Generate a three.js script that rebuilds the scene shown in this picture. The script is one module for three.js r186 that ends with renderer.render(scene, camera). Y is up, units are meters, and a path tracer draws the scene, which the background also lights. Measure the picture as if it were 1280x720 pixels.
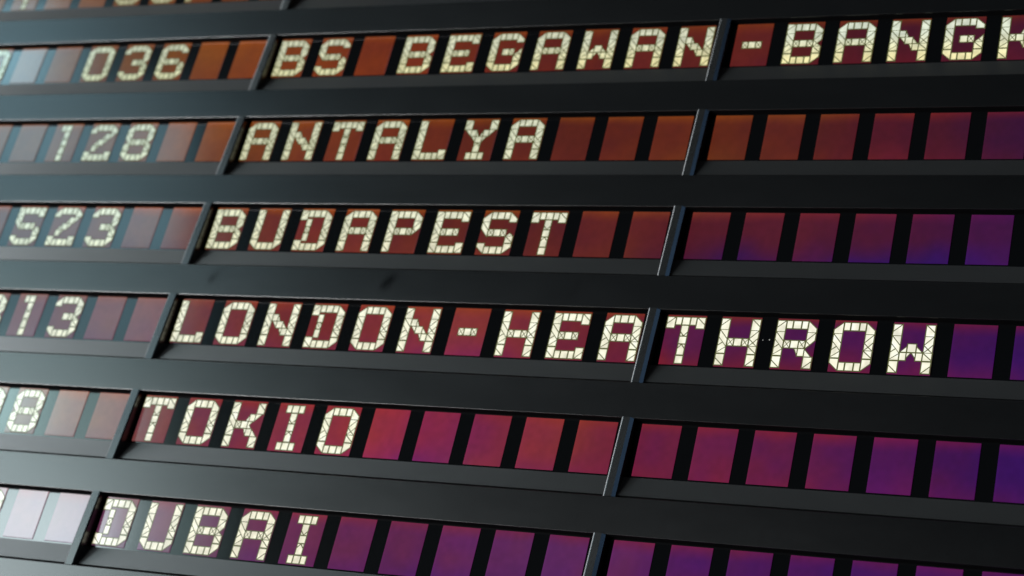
import * as THREE from 'three';
import { mergeGeometries } from 'three/addons/utils/BufferGeometryUtils.js';
import { RectAreaLightUniformsLib } from 'three/addons/lights/RectAreaLightUniformsLib.js';

// ------------------------------------------------------------------ camera
// One character pitch of the board is P metres. Board units: x = character column, y = down from the top of
// row 3 (negative is lower), z = out of the board. BASE is the height of that line above the hall floor.
const P = 0.06, BASE = 2.7, ROW = 2.1818, CW = 0.712, CH = 0.9704;
const X = (x) => (x - 8) * P, Y = (y) => BASE + y * P, Z = (z) => z * P;

const scene = new THREE.Scene();
const camera = new THREE.PerspectiveCamera(16.965, 1024 / 576, 0.05, 100);
const right = new THREE.Vector3(0.9084247440310071, 0.24337877112895023, -0.3398988940786647);
const up = new THREE.Vector3(-0.0249223670214027, 0.8431437600584375, 0.5371103010522742);
camera.position.set(0.82746, BASE - 1.1226, 1.6411);
camera.up.copy(up);
camera.lookAt(camera.position.clone().add(up.clone().cross(right)));
camera.focus = 1.91;
camera.userData.fStop = 4.5;
scene.add(camera);

const renderer = new THREE.WebGLRenderer({ antialias: true });
renderer.toneMapping = THREE.LinearToneMapping;
renderer.toneMappingExposure = 1;
renderer.shadowMap.enabled = true;
scene.background = new THREE.Color(0.006, 0.007, 0.008);     // the dim hall around

// ------------------------------------------------------------------ the light of the hall
RectAreaLightUniformsLib.init();
function areaLight(w, h, pos, target, colour, intensity) {
  const l = new THREE.RectAreaLight(new THREE.Color(...colour), intensity, w, h);
  l.position.set(...pos); l.lookAt(...target); scene.add(l);
  return l;
}
// a tall window wall across the hall, six metres in front of the board and well to its left: panes between transoms
function paneOrFill(x0, x1, y0, y1, colour, intensity) {
  const x = (x0 + x1) / 2, y = BASE + (y0 + y1) / 2;
  areaLight(x1 - x0, y1 - y0, [x, y, 6], [x, y, 0], colour, intensity);
}
const DAY = [0.8, 0.97, 1.0], BLUE = [0.5, 0.92, 1.1], TEAL = [0.66, 1.0, 1.0];
paneOrFill(-9, -4.95, -0.6, 1.62, DAY, 9.2);
paneOrFill(-4.9, -4.4, -0.6, 1.62, TEAL, 1.3);
paneOrFill(-9, -5.75, 1.72, 2.25, TEAL, 7.5);
paneOrFill(-5.73, -5.58, 1.72, 2.25, TEAL, 4.5);
paneOrFill(-5.56, -5.0, 1.72, 2.25, TEAL, 2.5);
paneOrFill(-9, -5.0, 2.32, 2.75, BLUE, 1.5);
paneOrFill(-9, -5.08, 2.84, 3.3, BLUE, 2.3);
paneOrFill(-9, -6.0, 3.38, 3.88, BLUE, 2.6);
paneOrFill(-5.94, -5.3, 3.38, 3.88, BLUE, 2.0);
paneOrFill(-9, -6.5, 3.95, 4.6, BLUE, 5.5);
paneOrFill(-6.45, -6.15, 3.95, 4.6, BLUE, 1.8);
paneOrFill(-14, -8.2, 7.5, 12, DAY, 6);  // unseen high light, added to brighten the ledges
paneOrFill(-11, -3.9, -3.6, -0.7, [0.99, 0.99, 1.0], 52);  // unseen low light, added to brighten the rails towards the lower left
// soft ceiling light and a cool skylight off to the right
areaLight(5, 2, [0.2, BASE + 3.2, 2.2], [0, BASE, 0], [0.92, 1.0, 1.0], 0.08);
areaLight(1.4, 2.4, [5.2, BASE + 2.6, 1.7], [0.3, BASE, 0], [0.42, 0.8, 1.4], 1.0);
areaLight(1.2, 3, [-5.2, BASE + 2.4, 1.3], [0, BASE, 0], [0.95, 1.0, 1.05], 8);  // unseen light at the left, added for a highlight on the post edges

// ------------------------------------------------------------------ small tools
let seed = 7;
const rnd = () => { seed = (seed * 1664525 + 1013904223) >>> 0; return seed / 4294967296; };
const hash = (a, b) => { const s = Math.sin(a * 127.1 + b * 311.7) * 43758.5453; return s - Math.floor(s); };
function noise(x, y) {
  const i = Math.floor(x), j = Math.floor(y), u = x - i, v = y - j, s = u * u * (3 - 2 * u), t = v * v * (3 - 2 * v);
  return (hash(i, j) * (1 - s) + hash(i + 1, j) * s) * (1 - t) + (hash(i, j + 1) * (1 - s) + hash(i + 1, j + 1) * s) * t;
}
const used = new Map();
function numbered(n) { const k = used.get(n) ?? 0; used.set(n, k + 1); return k ? `${n}_${String(k).padStart(3, '0')}` : n; }
function mesh(name, geometry, material, parent) {
  const m = new THREE.Mesh(geometry, material);
  m.name = numbered(name); m.castShadow = m.receiveShadow = true;
  parent.add(m);
  return m;
}
function thing(name, label, category, group) {
  const g = new THREE.Group();
  g.name = numbered(name); g.userData = { label, category };
  if (group) g.userData.group = group;
  scene.add(g);
  return g;
}
// a convex outline [[a, b], ...] in the (y, z) plane, drawn out along x
function bar(outline, x0, x1, uvScale = 1) {
  const n = outline.length, pos = [], uv = [], idx = [];
  let run = 0;
  for (let i = 0; i < n; i++) {
    const [y0, z0] = outline[i], [y1, z1] = outline[(i + 1) % n], len = Math.hypot(y1 - y0, z1 - z0), b = pos.length / 3;
    for (const [x, y, z, r] of [[x0, y0, z0, run], [x1, y0, z0, run], [x1, y1, z1, run + len], [x0, y1, z1, run + len]]) {
      pos.push(X(x), Y(y), Z(z)); uv.push((x + outline[0][0] * 7.3) * P * uvScale, (r + outline[0][0] * 1.7) * P * uvScale);
    }
    idx.push(b, b + 2, b + 1, b, b + 3, b + 2);
    run += len;
  }
  for (const x of [x0, x1]) {
    const b = pos.length / 3;
    for (const [y, z] of outline) { pos.push(X(x), Y(y), Z(z)); uv.push(0, 0); }
    for (let i = 1; i < n - 1; i++) x === x0 ? idx.push(b, b + i, b + i + 1) : idx.push(b, b + i + 1, b + i);
  }
  const g = new THREE.BufferGeometry();
  g.setAttribute('position', new THREE.Float32BufferAttribute(pos, 3));
  g.setAttribute('uv', new THREE.Float32BufferAttribute(uv, 2));
  g.setIndex(idx); g.computeVertexNormals();
  return g;
}
// a rounded corner of an outline between two directions
function arc(cy, cz, r, a0, a1, n = 4) {
  return Array.from({ length: n + 1 }, (_, i) => { const a = a0 + (a1 - a0) * i / n; return [cy + r * Math.sin(a), cz + r * Math.cos(a)]; });
}

// ------------------------------------------------------------------ materials
// fine wear for the painted metal: tone and gloss; also used for a few dull patches
function surfaceTexture(fn, w = 1024, h = 128, srgb = false) {
  const d = new Uint8Array(w * h * 4);
  for (let y = 0; y < h; y++) for (let x = 0; x < w; x++) {
    const c = fn(x, y), k = (y * w + x) * 4;
    d[k] = c[0]; d[k + 1] = c[1]; d[k + 2] = c[2]; d[k + 3] = c[3] ?? 255;
  }
  const t = new THREE.DataTexture(d, w, h);
  t.wrapS = t.wrapT = THREE.RepeatWrapping; t.magFilter = t.minFilter = THREE.LinearFilter;
  if (srgb) t.colorSpace = THREE.SRGBColorSpace;
  t.needsUpdate = true;
  return t;
}
const wrapNoise = (x, y, w, h) => {                   // noise that repeats without a seam every w by h
  const i = Math.floor(x), j = Math.floor(y), u = x - i, v = y - j, s = u * u * (3 - 2 * u), t = v * v * (3 - 2 * v), at = (p, q) => hash(((p % w) + w) % w + 3.7, ((q % h) + h) % h + 1.3);
  return (at(i, j) * (1 - s) + at(i + 1, j) * s) * (1 - t) + (at(i, j + 1) * (1 - s) + at(i + 1, j + 1) * s) * t;
};
const gloss = surfaceTexture((x, y) => {
  const n = 0.8 * wrapNoise(x / 128, y / 64, 8, 2) + 0.3 * wrapNoise(x / 32, y / 16, 32, 8) + 0.25 * wrapNoise(x / 4, y / 4, 256, 32);
  const v = 205 + 20 * (n - 0.5) * 1.6;
  return [v, Math.max(0, Math.min(255, v)), v];
});
gloss.repeat.set(0.7, 9);
const grain = surfaceTexture((x, y) => { const v = 120 + 60 * (wrapNoise(x / 2, y / 2, 256, 256) - 0.5) + 50 * (rnd() - 0.5); return [v, v, v]; }, 512, 512);
grain.repeat.set(9, 9);
const railPaint = new THREE.MeshPhysicalMaterial({ color: new THREE.Color(0.0013, 0.0015, 0.0017), roughness: 0.285, roughnessMap: gloss, bumpMap: grain, bumpScale: 0.000012, ior: 1.55 });
const ledgePaint = new THREE.MeshPhysicalMaterial({ color: new THREE.Color(0.0042, 0.0048, 0.005), roughness: 0.42, ior: 1.72, roughnessMap: gloss, bumpMap: grain, bumpScale: 0.00003 });
const postPaint = new THREE.MeshPhysicalMaterial({ color: new THREE.Color(0.002, 0.0023, 0.0025), roughness: 0.33, roughnessMap: gloss, ior: 1.75 });
const blackPlate = new THREE.MeshPhysicalMaterial({ color: new THREE.Color(0.0012, 0.0014, 0.0016), roughness: 0.1, ior: 1.7 });
const dullBlack = new THREE.MeshPhysicalMaterial({ color: new THREE.Color(0.0015, 0.0015, 0.0017), roughness: 0.95, specularIntensity: 0.05 });   // near black without sheen, so shaded undersides stay dark

// ------------------------------------------------------------------ what the rows read
// column -> character; columns below 0 are the flight number block, 0-9 and 10-19 the two destination blocks
const ROWS = [
  { text: { '-8': '1', '-5': '0', '-4': '0', '-3': '7' }, dest: 'SINGAPORE', cols: [-10, 1], label: 'topmost flight row, cut by the top edge so only character feet show' },
  { text: { '-8': '0', '-5': '0', '-4': '3', '-3': '6' }, dest: 'BS BEGAWAN-BANGK', cols: [-10, 17], label: 'row of lit characters reading 036 BS BEGAWAN-BANGK' },
  { text: { '-5': '1', '-4': '2', '-3': '8' }, dest: 'ANTALYA', cols: [-9, 17], label: 'row of lit characters reading 128 ANTALYA' },
  { text: { '-5': '5', '-4': '2', '-3': '3' }, dest: 'BUDAPEST', cols: [-8, 17], label: 'row of lit characters reading 523 BUDAPEST' },
  { text: { '-5': '8', '-4': '1', '-3': '3' }, dest: 'LONDON-HEATHROW', cols: [-6, 17], label: 'row of lit characters reading 13 LONDON-HEATHROW' },
  { text: { '-4': '0', '-3': '8' }, dest: 'TOKIO', cols: [-5, 17], label: 'row of lit characters reading 8 TOKIO' },
  { text: { '-3': '8' }, dest: 'DUBAI', cols: [-4, 17], label: 'lowest flight row, reading DUBAI, near the bottom edge' },
];
const cellLeft = (c) => (c < 0 ? -2.062 + (c + 2) * 0.973 : c < 10 ? c : c + 0.1536);
const cellWidth = (c) => (c < 0 ? 0.7 : CW);

// ------------------------------------------------------------------ the picture the liquid-crystal cells give off
// sRGB tones along each row: [column, top edge, middle, foot]. View-angle tint of the film, amber to violet, is painted in along the board.
const GROUND = [
  [[-9, [120, 70, 40], [110, 66, 36], [105, 60, 34]], [0, [130, 66, 22], [112, 54, 24], [108, 48, 22]]],
  [[-9, [120, 58, 20], [98, 56, 32], [94, 52, 32]], [-3, [124, 58, 20], [100, 54, 30], [98, 50, 30]], [-2, [136, 62, 16], [116, 58, 28], [112, 52, 28]], [2, [138, 58, 18], [114, 42, 22], [122, 46, 20]], [6, [128, 54, 20], [100, 32, 26], [100, 30, 28]], [10, [116, 44, 20], [98, 30, 26], [92, 26, 30]], [13, [108, 40, 20], [72, 18, 34], [88, 18, 32]], [16, [96, 26, 30], [70, 16, 44], [84, 18, 44]]],
  [[-9, [122, 58, 22], [92, 52, 34], [86, 48, 34]], [-3, [124, 60, 20], [96, 52, 32], [90, 48, 32]], [-1, [138, 62, 18], [116, 58, 30], [108, 54, 28]], [3, [138, 62, 12], [104, 38, 26], [104, 36, 28]], [8, [128, 56, 16], [88, 28, 24], [98, 32, 26]], [10, [130, 56, 16], [96, 34, 22], [104, 44, 22]], [12, [120, 52, 24], [84, 26, 28], [90, 28, 28]], [13, [112, 34, 28], [76, 18, 36], [94, 24, 36]], [14, [112, 28, 32], [74, 18, 36], [92, 20, 40]], [16, [96, 20, 46], [52, 12, 56], [62, 14, 52]]],
  [[-8, [140, 54, 16], [92, 48, 42], [84, 44, 46]], [-1, [148, 60, 14], [98, 50, 42], [92, 46, 46]], [2, [150, 66, 14], [104, 36, 36], [108, 40, 36]], [6, [148, 66, 14], [92, 30, 30], [112, 40, 34]], [8, [128, 50, 24], [92, 28, 34], [96, 30, 34]], [9, [126, 50, 26], [96, 30, 34], [98, 34, 30]], [10, [120, 46, 32], [78, 20, 36], [72, 18, 48]], [11, [116, 36, 36], [80, 20, 42], [56, 14, 70]], [12, [108, 28, 40], [82, 22, 44], [78, 18, 58]], [13, [108, 28, 42], [74, 18, 44], [48, 12, 92]], [14, [104, 22, 56], [72, 16, 54], [44, 12, 96]], [16, [70, 12, 78], [60, 14, 66], [64, 14, 86]]],
  [[-7, [126, 58, 38], [96, 52, 68], [88, 48, 74]], [-1, [128, 62, 42], [108, 56, 62], [102, 52, 68]], [3, [146, 54, 36], [112, 38, 46], [116, 40, 60]], [6, [146, 60, 34], [130, 50, 56], [126, 40, 82]], [9, [138, 56, 32], [106, 32, 52], [112, 32, 56]], [10, [120, 40, 34], [88, 24, 70], [112, 28, 52]], [13, [118, 38, 42], [76, 18, 82], [104, 26, 58]], [14, [112, 26, 60], [76, 18, 84], [102, 22, 76]], [15, [104, 22, 64], [66, 14, 88], [92, 20, 86]], [17, [96, 20, 72], [46, 10, 98], [56, 12, 100]]],
  [[-6, [146, 70, 46], [112, 70, 70], [106, 64, 72]], [-1, [152, 76, 50], [124, 78, 72], [116, 70, 72]], [2, [146, 44, 46], [116, 44, 74], [128, 44, 70]], [5, [148, 44, 54], [142, 46, 62], [138, 40, 84]], [6, [134, 38, 74], [136, 38, 76], [116, 32, 100]], [7, [128, 36, 68], [124, 36, 78], [128, 44, 78]], [9, [142, 50, 44], [134, 48, 52], [122, 36, 72]], [10, [130, 36, 50], [106, 28, 66], [110, 28, 64]], [11, [122, 32, 56], [104, 28, 72], [112, 28, 68]], [13, [124, 28, 60], [92, 24, 76], [106, 26, 70]], [14, [112, 24, 68], [74, 18, 80], [78, 18, 90]], [15, [106, 20, 74], [66, 14, 88], [92, 20, 82]], [17, [84, 18, 90], [48, 10, 100], [58, 12, 104]]],
  [[-5, [130, 60, 70], [110, 66, 92], [104, 60, 96]], [0, [120, 40, 60], [108, 60, 88], [100, 52, 92]], [4, [128, 42, 66], [100, 42, 86], [92, 36, 94]], [5, [126, 42, 62], [96, 36, 82], [92, 32, 92]], [7, [114, 38, 70], [94, 34, 88], [80, 28, 100]], [9, [108, 34, 78], [92, 38, 98], [84, 32, 100]], [10, [116, 32, 66], [96, 38, 96], [92, 32, 98]], [11, [112, 30, 72], [80, 24, 94], [84, 24, 94]], [13, [102, 24, 80], [72, 18, 98], [80, 20, 96]], [15, [90, 20, 84], [70, 18, 94], [76, 18, 96]], [17, [84, 18, 88], [64, 16, 96], [66, 16, 96]]],
];
// [column, upper, lower] tone of the lit segments
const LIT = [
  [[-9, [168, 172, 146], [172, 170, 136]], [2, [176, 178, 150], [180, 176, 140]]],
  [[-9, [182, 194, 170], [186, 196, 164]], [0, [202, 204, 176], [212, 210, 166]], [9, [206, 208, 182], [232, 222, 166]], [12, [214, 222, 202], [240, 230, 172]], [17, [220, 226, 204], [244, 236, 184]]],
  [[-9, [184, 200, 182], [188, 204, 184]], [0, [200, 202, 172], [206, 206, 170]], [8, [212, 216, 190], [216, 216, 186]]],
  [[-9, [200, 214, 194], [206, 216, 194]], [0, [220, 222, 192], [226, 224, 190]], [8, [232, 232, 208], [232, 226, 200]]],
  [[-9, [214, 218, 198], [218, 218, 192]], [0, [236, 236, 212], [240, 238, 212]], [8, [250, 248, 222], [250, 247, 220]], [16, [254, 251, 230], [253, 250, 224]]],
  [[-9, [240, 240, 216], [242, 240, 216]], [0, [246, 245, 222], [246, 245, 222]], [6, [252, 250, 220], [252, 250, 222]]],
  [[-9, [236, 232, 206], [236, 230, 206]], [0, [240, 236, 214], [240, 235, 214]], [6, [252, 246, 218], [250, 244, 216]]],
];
function along(stops, c) {
  let i = 0;
  while (i < stops.length - 2 && c > stops[i + 1][0]) i++;
  const a = stops[i], b = stops[Math.min(i + 1, stops.length - 1)], t = Math.max(0, Math.min(1, (c - a[0]) / Math.max(1e-6, b[0] - a[0])));
  return a.slice(1).map((v, k) => v.map((x, m) => x + (b[k + 1][m] - x) * t));
}
const TW = 24, TH = 32, NC = 30, C0 = -10;             // one tile per cell, grounds above, lit tones below
const AW = TW * NC, AH = TH * 14, atlas = new Uint8Array(AW * AH * 4);
for (let r = 0; r < 7; r++) for (let ci = 0; ci < NC; ci++) for (let y = 0; y < TH; y++) for (let x = 0; x < TW; x++) {
  const c = C0 + ci, v = y / (TH - 1), u = x / (TW - 1), jitter = (hash(ci, r) - 0.5) * 0.9;
  const [top, mid, foot] = along(GROUND[r], c + u * CW);
  const wave = (noise((c + u) * 1.7 + 31, (r * 2.2 + v) * 1.9) - 0.5) * 0.25 + jitter * 0.05;
  const kt = Math.pow(Math.max(0, 1 - v / (0.24 + wave * 0.4)), 1.3), kf = Math.pow(Math.max(0, Math.min(1, (v - 0.5 + wave) / 0.5)), 1.4);
  const n1 = noise((c + u) * 2.3 + r * 17, v * 3.1 + r * 5) - 0.5, n2 = noise((c + u) * 9, v * 11 + r * 50) - 0.5;
  let k = (r * TH + y) * AW * 4 + (ci * TW + x) * 4;
  for (let m = 0; m < 3; m++) {
    let t = mid[m]; t += (top[m] - t) * kt; t += (foot[m] - t) * kf * (1 - kt);
    t *= (m === 1 && r < 4 ? 1.1 : m === 2 && r > 3 ? 0.92 : 1) * (r > 3 ? 0.97 : 1) * (r < 4 && c > 4 ? 0.95 : 1) * (1 + n1 * [0.07, 0.1, -0.12][m] + n2 * 0.07 + jitter * 0.09 + (u < 0.06 ? 0.05 : 0));
    atlas[k + m] = Math.max(0, Math.min(255, t));
  }
  atlas[k + 3] = 255;
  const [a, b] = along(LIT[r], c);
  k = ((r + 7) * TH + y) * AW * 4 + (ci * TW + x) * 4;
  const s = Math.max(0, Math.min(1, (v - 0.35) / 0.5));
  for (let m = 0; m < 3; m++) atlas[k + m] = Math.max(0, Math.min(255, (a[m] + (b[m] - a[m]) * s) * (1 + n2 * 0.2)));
  atlas[k + 3] = 255;
}
const atlasTexture = new THREE.DataTexture(atlas, AW, AH);
atlasTexture.colorSpace = THREE.SRGBColorSpace; atlasTexture.magFilter = atlasTexture.minFilter = THREE.LinearFilter; atlasTexture.needsUpdate = true;
const tileU = (c, u) => ((c - C0) * TW + 1 + u * (TW - 2)) / AW, tileV = (r, v) => (r * TH + 1 + v * (TH - 2)) / AH;
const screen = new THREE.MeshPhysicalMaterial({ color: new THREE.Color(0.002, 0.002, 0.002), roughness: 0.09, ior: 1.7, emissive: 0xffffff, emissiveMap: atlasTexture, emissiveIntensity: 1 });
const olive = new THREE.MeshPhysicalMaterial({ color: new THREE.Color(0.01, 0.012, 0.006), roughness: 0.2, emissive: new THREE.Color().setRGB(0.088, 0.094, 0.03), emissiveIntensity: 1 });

// ------------------------------------------------------------------ the segments of a character cell
// convex outlines in cell space: u across 0..1, v down 0..1
const a = 0.012, b = 0.222, c_ = 0.778, d = 0.988, t0 = 0.048, t1 = 0.2, r1 = 0.268, m0 = 0.437, m1 = 0.583, r3 = 0.737, B0 = 0.825, B1 = 0.978;
const flipU = (p) => p.map(([u, v]) => [1 - u, v]).reverse();
const flipV = (p) => p.map(([u, v]) => [u, 1.022 - v]).reverse();
const rect = (u0, v0, u1, v1) => [[u0, v0], [u1, v0], [u1, v1], [u0, v1]];
const fourWay = (u0, v0, u1, v1) => { const m = [(u0 + u1) / 2, (v0 + v1) / 2]; return [[[u0, v0], [u1, v0], m], [[u1, v0], [u1, v1], m], [[u1, v1], [u0, v1], m], [[u0, v1], [u0, v0], m]]; };
const S = {};
S.LTi = [[[b, t0], [b, r1], [a, r1], [a, 0.19]]];
S.LTo = [[[a, t0], [b - 0.01, t0], [a, 0.185]]];
S.LT = [...S.LTi, ...S.LTo];
S.LBi = S.LTi.map(flipV); S.LBo = S.LTo.map(flipV); S.LB = [...S.LBi, ...S.LBo];
S.RTi = S.LTi.map(flipU); S.RTo = S.LTo.map(flipU); S.RT = [...S.RTi, ...S.RTo];
S.RBi = S.LBi.map(flipU); S.RBo = S.LBo.map(flipU); S.RB = [...S.RBi, ...S.RBo];
S.Lu = [[[a, r1], [b, r1], [b, 0.45]], [[a, r1 + 0.005], [b, 0.455], [b, 0.6], [a, 0.42]]];
S.Lm = [[[a, 0.425], [0.125, 0.513], [a, 0.585]]];
S.Ll = [[[a, 0.59], [0.13, 0.52], [b, 0.605], [a, 0.725]], [[b, 0.61], [b, r3], [a, r3], [a, 0.73]]];
S.L = [...S.Lu, ...S.Lm, ...S.Ll];
S.Ru = [[[c_, r1], [d, r1], [c_, 0.43]], [[d, r1 + 0.005], [d, 0.42], [0.88, 0.51], [c_, 0.437]], [[c_, 0.442], [0.876, 0.513], [c_, m1]]];
S.Rr = [[[d, 0.425], [d, m1], [0.886, 0.513]]];
S.Rb = [[[0.88, 0.518], [d, m1], [c_, m1]]];
S.Rl = [[[c_, m1], [d, m1], [d, 0.72]], [[c_, m1 + 0.008], [d, 0.728], [d, r3], [c_, r3]]];
S.R = [...S.Ru, ...S.Rr, ...S.Rb, ...S.Rl];
S.T = [rect(0.24, t0, 0.385, t1), rect(0.405, t0, 0.595, t1), rect(0.615, t0, 0.76, t1)];
S.B = [rect(0.24, B0, 0.385, B1), rect(0.405, B0, 0.595, B1), rect(0.615, B0, 0.76, B1)];
S.M1 = fourWay(0.24, m0, 0.39, m1); S.M2 = [rect(0.407, m0, 0.593, m1)]; S.M3 = fourWay(0.61, m0, 0.76, m1);
S.M = [...S.M1, ...S.M2, ...S.M3];
S.C1 = [[[0.41, 0.215], [0.59, 0.215], [0.59, 0.34], [0.5, 0.42], [0.41, 0.34]], [[0.41, 0.35], [0.495, 0.427], [0.41, 0.427]], [[0.59, 0.35], [0.59, 0.427], [0.505, 0.427]]];
S.C3 = S.C1.map(flipV); S.CB = [rect(0.405, B0, 0.595, B1)];
S.I = [...S.C1, ...S.M2, ...S.C3];
S.D1 = [rect(0.235, 0.255, 0.385, 0.425), ...fourWay(0.24, 0.44, 0.38, 0.57), rect(0.235, 0.585, 0.385, 0.76)];
// diagonal arms: upper left to the middle, and its mirror images
S.UL = [[[0.235, 0.285], [0.39, 0.285], [0.39, 0.43], [0.235, 0.43]], [[0.4, 0.3], [0.48, 0.43], [0.4, 0.43]], [[0.27, 0.44], [0.395, 0.44], [0.395, 0.56]]];
S.LR = S.UL.map((p) => flipV(flipU(p).reverse()).reverse()).map((p) => [...p]);
S.UR = S.UL.map(flipU); S.LL = S.UL.map(flipV);
S.ULe = [[[0.05, 0.275], [0.225, 0.275], [0.225, 0.42]]]; S.URe = S.ULe.map(flipU); S.LRe = S.URe.map(flipV);
S.peak = [rect(0.4, 0.42, 0.6, m1 - 0.005), [[0.24, m1 - 0.005], [0.385, 0.47], [0.385, m1 - 0.005]], [[0.615, 0.47], [0.76, m1 - 0.005], [0.615, m1 - 0.005]], rect(0.235, m1 + 0.008, 0.385, r3), rect(0.615, m1 + 0.008, 0.765, r3), [[0.395, m1 + 0.008], [0.49, m1 + 0.008], [0.395, 0.69]], [[0.51, m1 + 0.008], [0.605, m1 + 0.008], [0.605, 0.69]]];
const G = {
  A: 'LTi T RTi L R M LB RB', B: 'LT T RTi L Ru Rb Rl M LB B RBi', D: 'LT T RTi D1 R LB B RBi', E: 'LT T RT L M LB B RB', G: 'LTi T RTi L M2 M3 Rr Rb Rl LBi B RBi',
  H: 'LT RT L R M LB RB', I: 'T I B', K: 'LT L LB M1 M2 UR URe RT LR LRe RB', L: 'LT L LB B RB', N: 'LT L LB UL M2 LR RT R RB', O: 'LTi T RTi L R LBi B RBi', P: 'LT T RTi L Ru M LB',
  R: 'LT T RTi L Ru M LB LR LRe RB', S: 'LTi T RTi Lu M Rb Rl LBi B RBi', T: 'LT T RT I CB', U: 'LT L LBi B RBi R RT', W: 'LT L LB peak RT R RB', Y: 'LT ULe UL M2 UR URe RT C3 B', '-': 'M',
  0: 'LTi T RTi L R LBi B RBi', 1: 'Tm I CB', 2: 'LTi T RTi URe UR M2 LL LB B RB', 3: 'LTi T RTi Ru Rb M2 M3 Rl LBi B RBi', 5: 'LT T RT Lu M Rb Rl LBi B RBi', 6: 'LTi T RTi L M Rb Rl LBi B RBi', 7: 'LT T RTi URe UR M2 Lo LB', 8: 'LTi T RTi Lu M Ru Rb Rl Ll LBi B RBi',
};
S.Tm = [rect(0.24, t0, 0.385, t1), rect(0.405, t0, 0.595, t1)];
S.Lo = [rect(0.235, 0.6, 0.385, 0.73), [[0.222, 0.66], [0.222, 0.735], [0.1, 0.735]]];

const area = (p) => p.reduce((s, [x, y], i) => { const [x2, y2] = p[(i + 1) % p.length]; return s + x * y2 - x2 * y; }, 0);
// moves every edge of a convex outline outwards by k board units (inwards when negative)
function grow(p, k) {
  if (area(p) < 0) p = [...p].reverse();
  const n = p.length, lines = p.map(([x, y], i) => { const [x2, y2] = p[(i + 1) % n], l = Math.hypot(x2 - x, y2 - y), nx = (y2 - y) / l, ny = -(x2 - x) / l; return [nx, ny, nx * x + ny * y + k]; });
  return lines.map((L2, i) => {
    const L1 = lines[(i + n - 1) % n], det = L1[0] * L2[1] - L1[1] * L2[0];
    let q = [(L1[2] * L2[1] - L1[1] * L2[2]) / det, (L1[0] * L2[2] - L1[2] * L2[0]) / det];
    const dx = q[0] - p[i][0], dy = q[1] - p[i][1], l = Math.hypot(dx, dy), lim = Math.abs(k) * 1.9;
    if (k > 0 && l > lim) q = [p[i][0] + dx * lim / l, p[i][1] + dy * lim / l];
    return q;
  });
}
// cell space -> a plate lying in the cell face; the faces lean back by a few degrees towards the foot
const LEAN = Math.atan(0.0541 / CH);
function plates(polys, c, r, w, h0, h1, tile) {
  const pos = [], uv = [], idx = [], x0 = cellLeft(c), tx = (hash(c + 40, r * 3 + 1) - 0.5) * 0.008, ty = (hash(c + 11, r * 5 + 2) - 0.5) * 0.006;   // each cell sits a hair askew
  const put = ([x, y], zz) => { const z = zz + (x - w / 2) * tx + (y - CH / 2) * ty;                   // x, y in board units within the cell (y down)
    pos.push(X(x0 + x), Y((3 - r) * ROW - y * Math.cos(LEAN) - z * Math.sin(LEAN)), Z(z * Math.cos(LEAN) - y * Math.sin(LEAN)));
    uv.push(tileU(c, x / w), tileV(tile, y / CH));
  };
  polys.forEach((p, n) => {
    const lift = h0 === h1 ? n * 0.00012 : 0, inner = h0 === h1 ? p : grow(p, -(h1 - h0) * 0.35), base = pos.length / 3, m = p.length;
    inner.forEach((q) => put(q, h1 + lift));
    for (let i = 1; i < m - 1; i++) idx.push(base, base + i + 1, base + i);
    if (h0 === h1) return;
    for (let i = 0; i < m; i++) {
      const j = (i + 1) % m, s = pos.length / 3;
      put(p[i], h0); put(p[j], h0); put(inner[j], h1); put(inner[i], h1);
      idx.push(s, s + 2, s + 1, s, s + 3, s + 2);
    }
  });
  const g = new THREE.BufferGeometry();
  g.setAttribute('position', new THREE.Float32BufferAttribute(pos, 3));
  g.setAttribute('uv', new THREE.Float32BufferAttribute(uv, 2));
  g.setIndex(idx); g.computeVertexNormals();
  return g;
}
function glyph(ch, w, k) {
  return G[ch].split(' ').flatMap((n) => S[n]).map((p) => {
    const q = p.map(([u, v]) => [u * w, v * CH]);
    return grow(q, k);
  });
}

// ------------------------------------------------------------------ the frame: rails, ledges, posts, back
const frame = thing('board_frame', 'black metal frame of wide horizontal rails and short upright posts holding the display rows', 'frame');
const XL = -12, XR = 21;
const dullPatches = (() => {                              // the rail above the London row carries dull patches of lower gloss
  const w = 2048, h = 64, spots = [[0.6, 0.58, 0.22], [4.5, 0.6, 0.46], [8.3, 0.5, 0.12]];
  const t = surfaceTexture((x, y) => {
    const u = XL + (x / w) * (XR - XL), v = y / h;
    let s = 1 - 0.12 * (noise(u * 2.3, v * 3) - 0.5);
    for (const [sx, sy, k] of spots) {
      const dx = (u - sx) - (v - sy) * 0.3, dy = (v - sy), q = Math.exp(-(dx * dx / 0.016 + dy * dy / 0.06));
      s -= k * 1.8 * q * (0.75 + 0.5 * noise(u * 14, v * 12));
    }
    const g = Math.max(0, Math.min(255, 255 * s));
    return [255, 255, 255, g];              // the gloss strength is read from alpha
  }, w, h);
  return t;
})();
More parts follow.
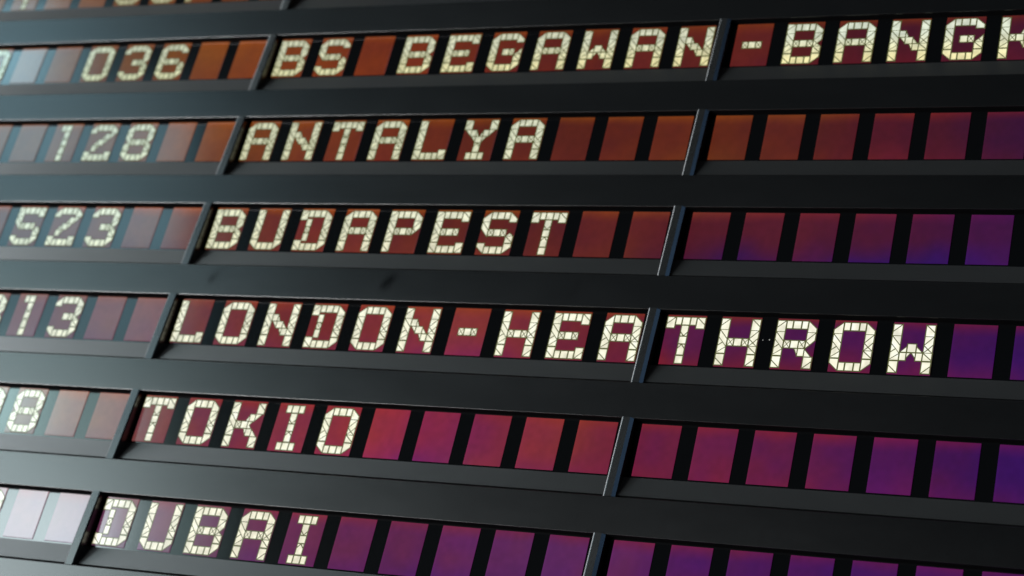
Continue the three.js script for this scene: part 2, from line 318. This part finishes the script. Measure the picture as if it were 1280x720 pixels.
for (let r = 0; r <= 7; r++) {
  const y = (3 - r) * ROW;                            // the rail above row r
  const outline = [...arc(y + 0.042, 0.112, 0.01, -Math.PI / 2, 0, 5), ...arc(y + 0.687, 0.155, 0.015, 0, Math.PI / 2, 3), [y + 0.702, -0.35], [y + 0.032, -0.35]];
  let m = railPaint;
  const rail = mesh('rail', bar(outline, XL, XR), m, frame);
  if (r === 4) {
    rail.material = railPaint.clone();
    rail.material.specularIntensityMap = dullPatches;
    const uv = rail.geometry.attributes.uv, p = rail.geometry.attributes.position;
    // its own layout: along the rail and up its face
    const gl = gloss.clone(); gl.repeat.set(0.7 * (XR - XL) * P, 9 * 0.72 * P); gl.needsUpdate = true; rail.material.roughnessMap = gl;
    const gr = grain.clone(); gr.repeat.set(9 * (XR - XL) * P, 9 * 0.72 * P); gr.needsUpdate = true; rail.material.bumpMap = gr;
    for (let i = 0; i < uv.count; i++) uv.setXY(i, (p.getX(i) / P + 8 - XL) / (XR - XL), ((p.getY(i) - BASE) / P - y) / 0.72);
    rail.userData.label = 'black rail with two dark patches, above the LONDON-HEATHROW row';
  }
  mesh('underside', bar([[y + 0.0305, 0.1], [y + 0.0305, -0.35], [y + 0.027, -0.35], [y + 0.027, 0.1]].reverse(), XL, XR), dullBlack, rail);  // strip laid under the rail, its black colour standing for the shade there
  mesh('ledge', bar([[y + 0.77, 0.079], [y + 1.175, -0.05], [y + 1.175, -0.35], [y + 0.77, -0.35]].reverse(), XL, XR), ledgePaint, frame);
}
for (let r = 0; r < 7; r++) {
  const yt = (3 - r) * ROW + 0.024, yb = (3 - r) * ROW - 1.479;
  for (const [x0, x1, rw] of [[-0.28, -0.075, 0.022], [9.82, 10.035, 0.052]]) {
    // plan outline of the post with rounded front edges, drawn down from rail to rail
    const zf = 0.168, rr = 0.042;
    const plan = [[x1, -0.2], [x1, zf - rw], [x1 - rw, zf], ...Array.from({ length: 6 }, (_, i) => { const t = Math.PI / 2 + (i / 5) * Math.PI / 2; return [x0 + rr + rr * Math.cos(t), zf - rr + rr * Math.sin(t)]; }), [x0, -0.2]];
    const sh = new THREE.Shape(plan.map(([x, z]) => new THREE.Vector2(X(x), Z(z))));
    const g = new THREE.ExtrudeGeometry(sh, { depth: (yt - yb) * P, bevelEnabled: false, curveSegments: 1 });
    g.rotateX(-Math.PI / 2);                          // shape y -> -z, depth -> +y
    g.scale(1, 1, -1);
    const ix = g.index;                               // the mirror turned the faces round
    if (ix) { for (let i = 0; i < ix.count; i += 3) { const q = ix.getX(i); ix.setX(i, ix.getX(i + 1)); ix.setX(i + 1, q); } }
    else { const p = g.attributes.position, u = g.attributes.uv; for (const at of [p, u]) for (let i = 0; i < at.count; i += 3) for (let k = 0; k < at.itemSize; k++) { const q = at.array[i * at.itemSize + k]; at.array[i * at.itemSize + k] = at.array[(i + 1) * at.itemSize + k]; at.array[(i + 1) * at.itemSize + k] = q; } }
    g.computeVertexNormals();
    g.translate(0, Y(yb), 0);
    mesh('post', g, postPaint, frame);
  }
}
mesh('back_panel', bar([[-10.5, -0.36], [10, -0.36], [10, -0.7], [-10.5, -0.7]].reverse(), XL, XR), dullBlack, frame);

// ------------------------------------------------------------------ the flight rows
ROWS.forEach((row, r) => {
  const g = thing('flight_row', row.label, 'display row', 'flight rows of the departure board');
  for (let i = 0; i < row.dest.length; i++) if (row.dest[i] !== ' ') row.text[i] = row.dest[i];
  const y = (3 - r) * ROW, cl = Math.cos(LEAN), sl = Math.sin(LEAN);
  // the glossy black face plate of each block of cells
  for (const [x0, x1] of [[XL, -0.2], [-0.17, 9.93], [9.95, XR]]) {
    const at = (s, z) => [y - s * cl - z * sl, z * cl - s * sl];
    mesh('face_plate', bar([at(1.02, -0.016), at(-0.12, -0.016), at(-0.12, -0.1), at(1.02, -0.1)].reverse(), x0, x1), blackPlate, g);
  }
  for (let c = row.cols[0]; c <= row.cols[1]; c++) {
    const w = cellWidth(c), panel = rect(0, 0, w, CH);
    const cell = mesh('character_cell', plates([panel], c, r, w, -0.016, 0, r), screen, g);
    const ch = row.text[c];
    if (!ch) continue;
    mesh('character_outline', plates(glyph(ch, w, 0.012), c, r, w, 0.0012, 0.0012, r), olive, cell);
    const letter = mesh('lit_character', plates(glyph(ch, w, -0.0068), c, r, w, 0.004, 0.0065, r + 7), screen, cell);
    letter.userData.label = `lit character ${ch} made of small segments`;
  }
});

// two tiny bright specks on the black plate between the H and the R
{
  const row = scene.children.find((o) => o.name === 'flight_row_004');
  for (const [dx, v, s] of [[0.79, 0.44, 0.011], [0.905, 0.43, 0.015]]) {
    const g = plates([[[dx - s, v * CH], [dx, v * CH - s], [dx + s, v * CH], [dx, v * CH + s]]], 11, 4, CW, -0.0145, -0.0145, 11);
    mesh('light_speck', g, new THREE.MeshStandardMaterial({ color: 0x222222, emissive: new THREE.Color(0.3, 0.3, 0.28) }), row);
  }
}
renderer.setSize(1024, 576);
renderer.render(scene, camera);
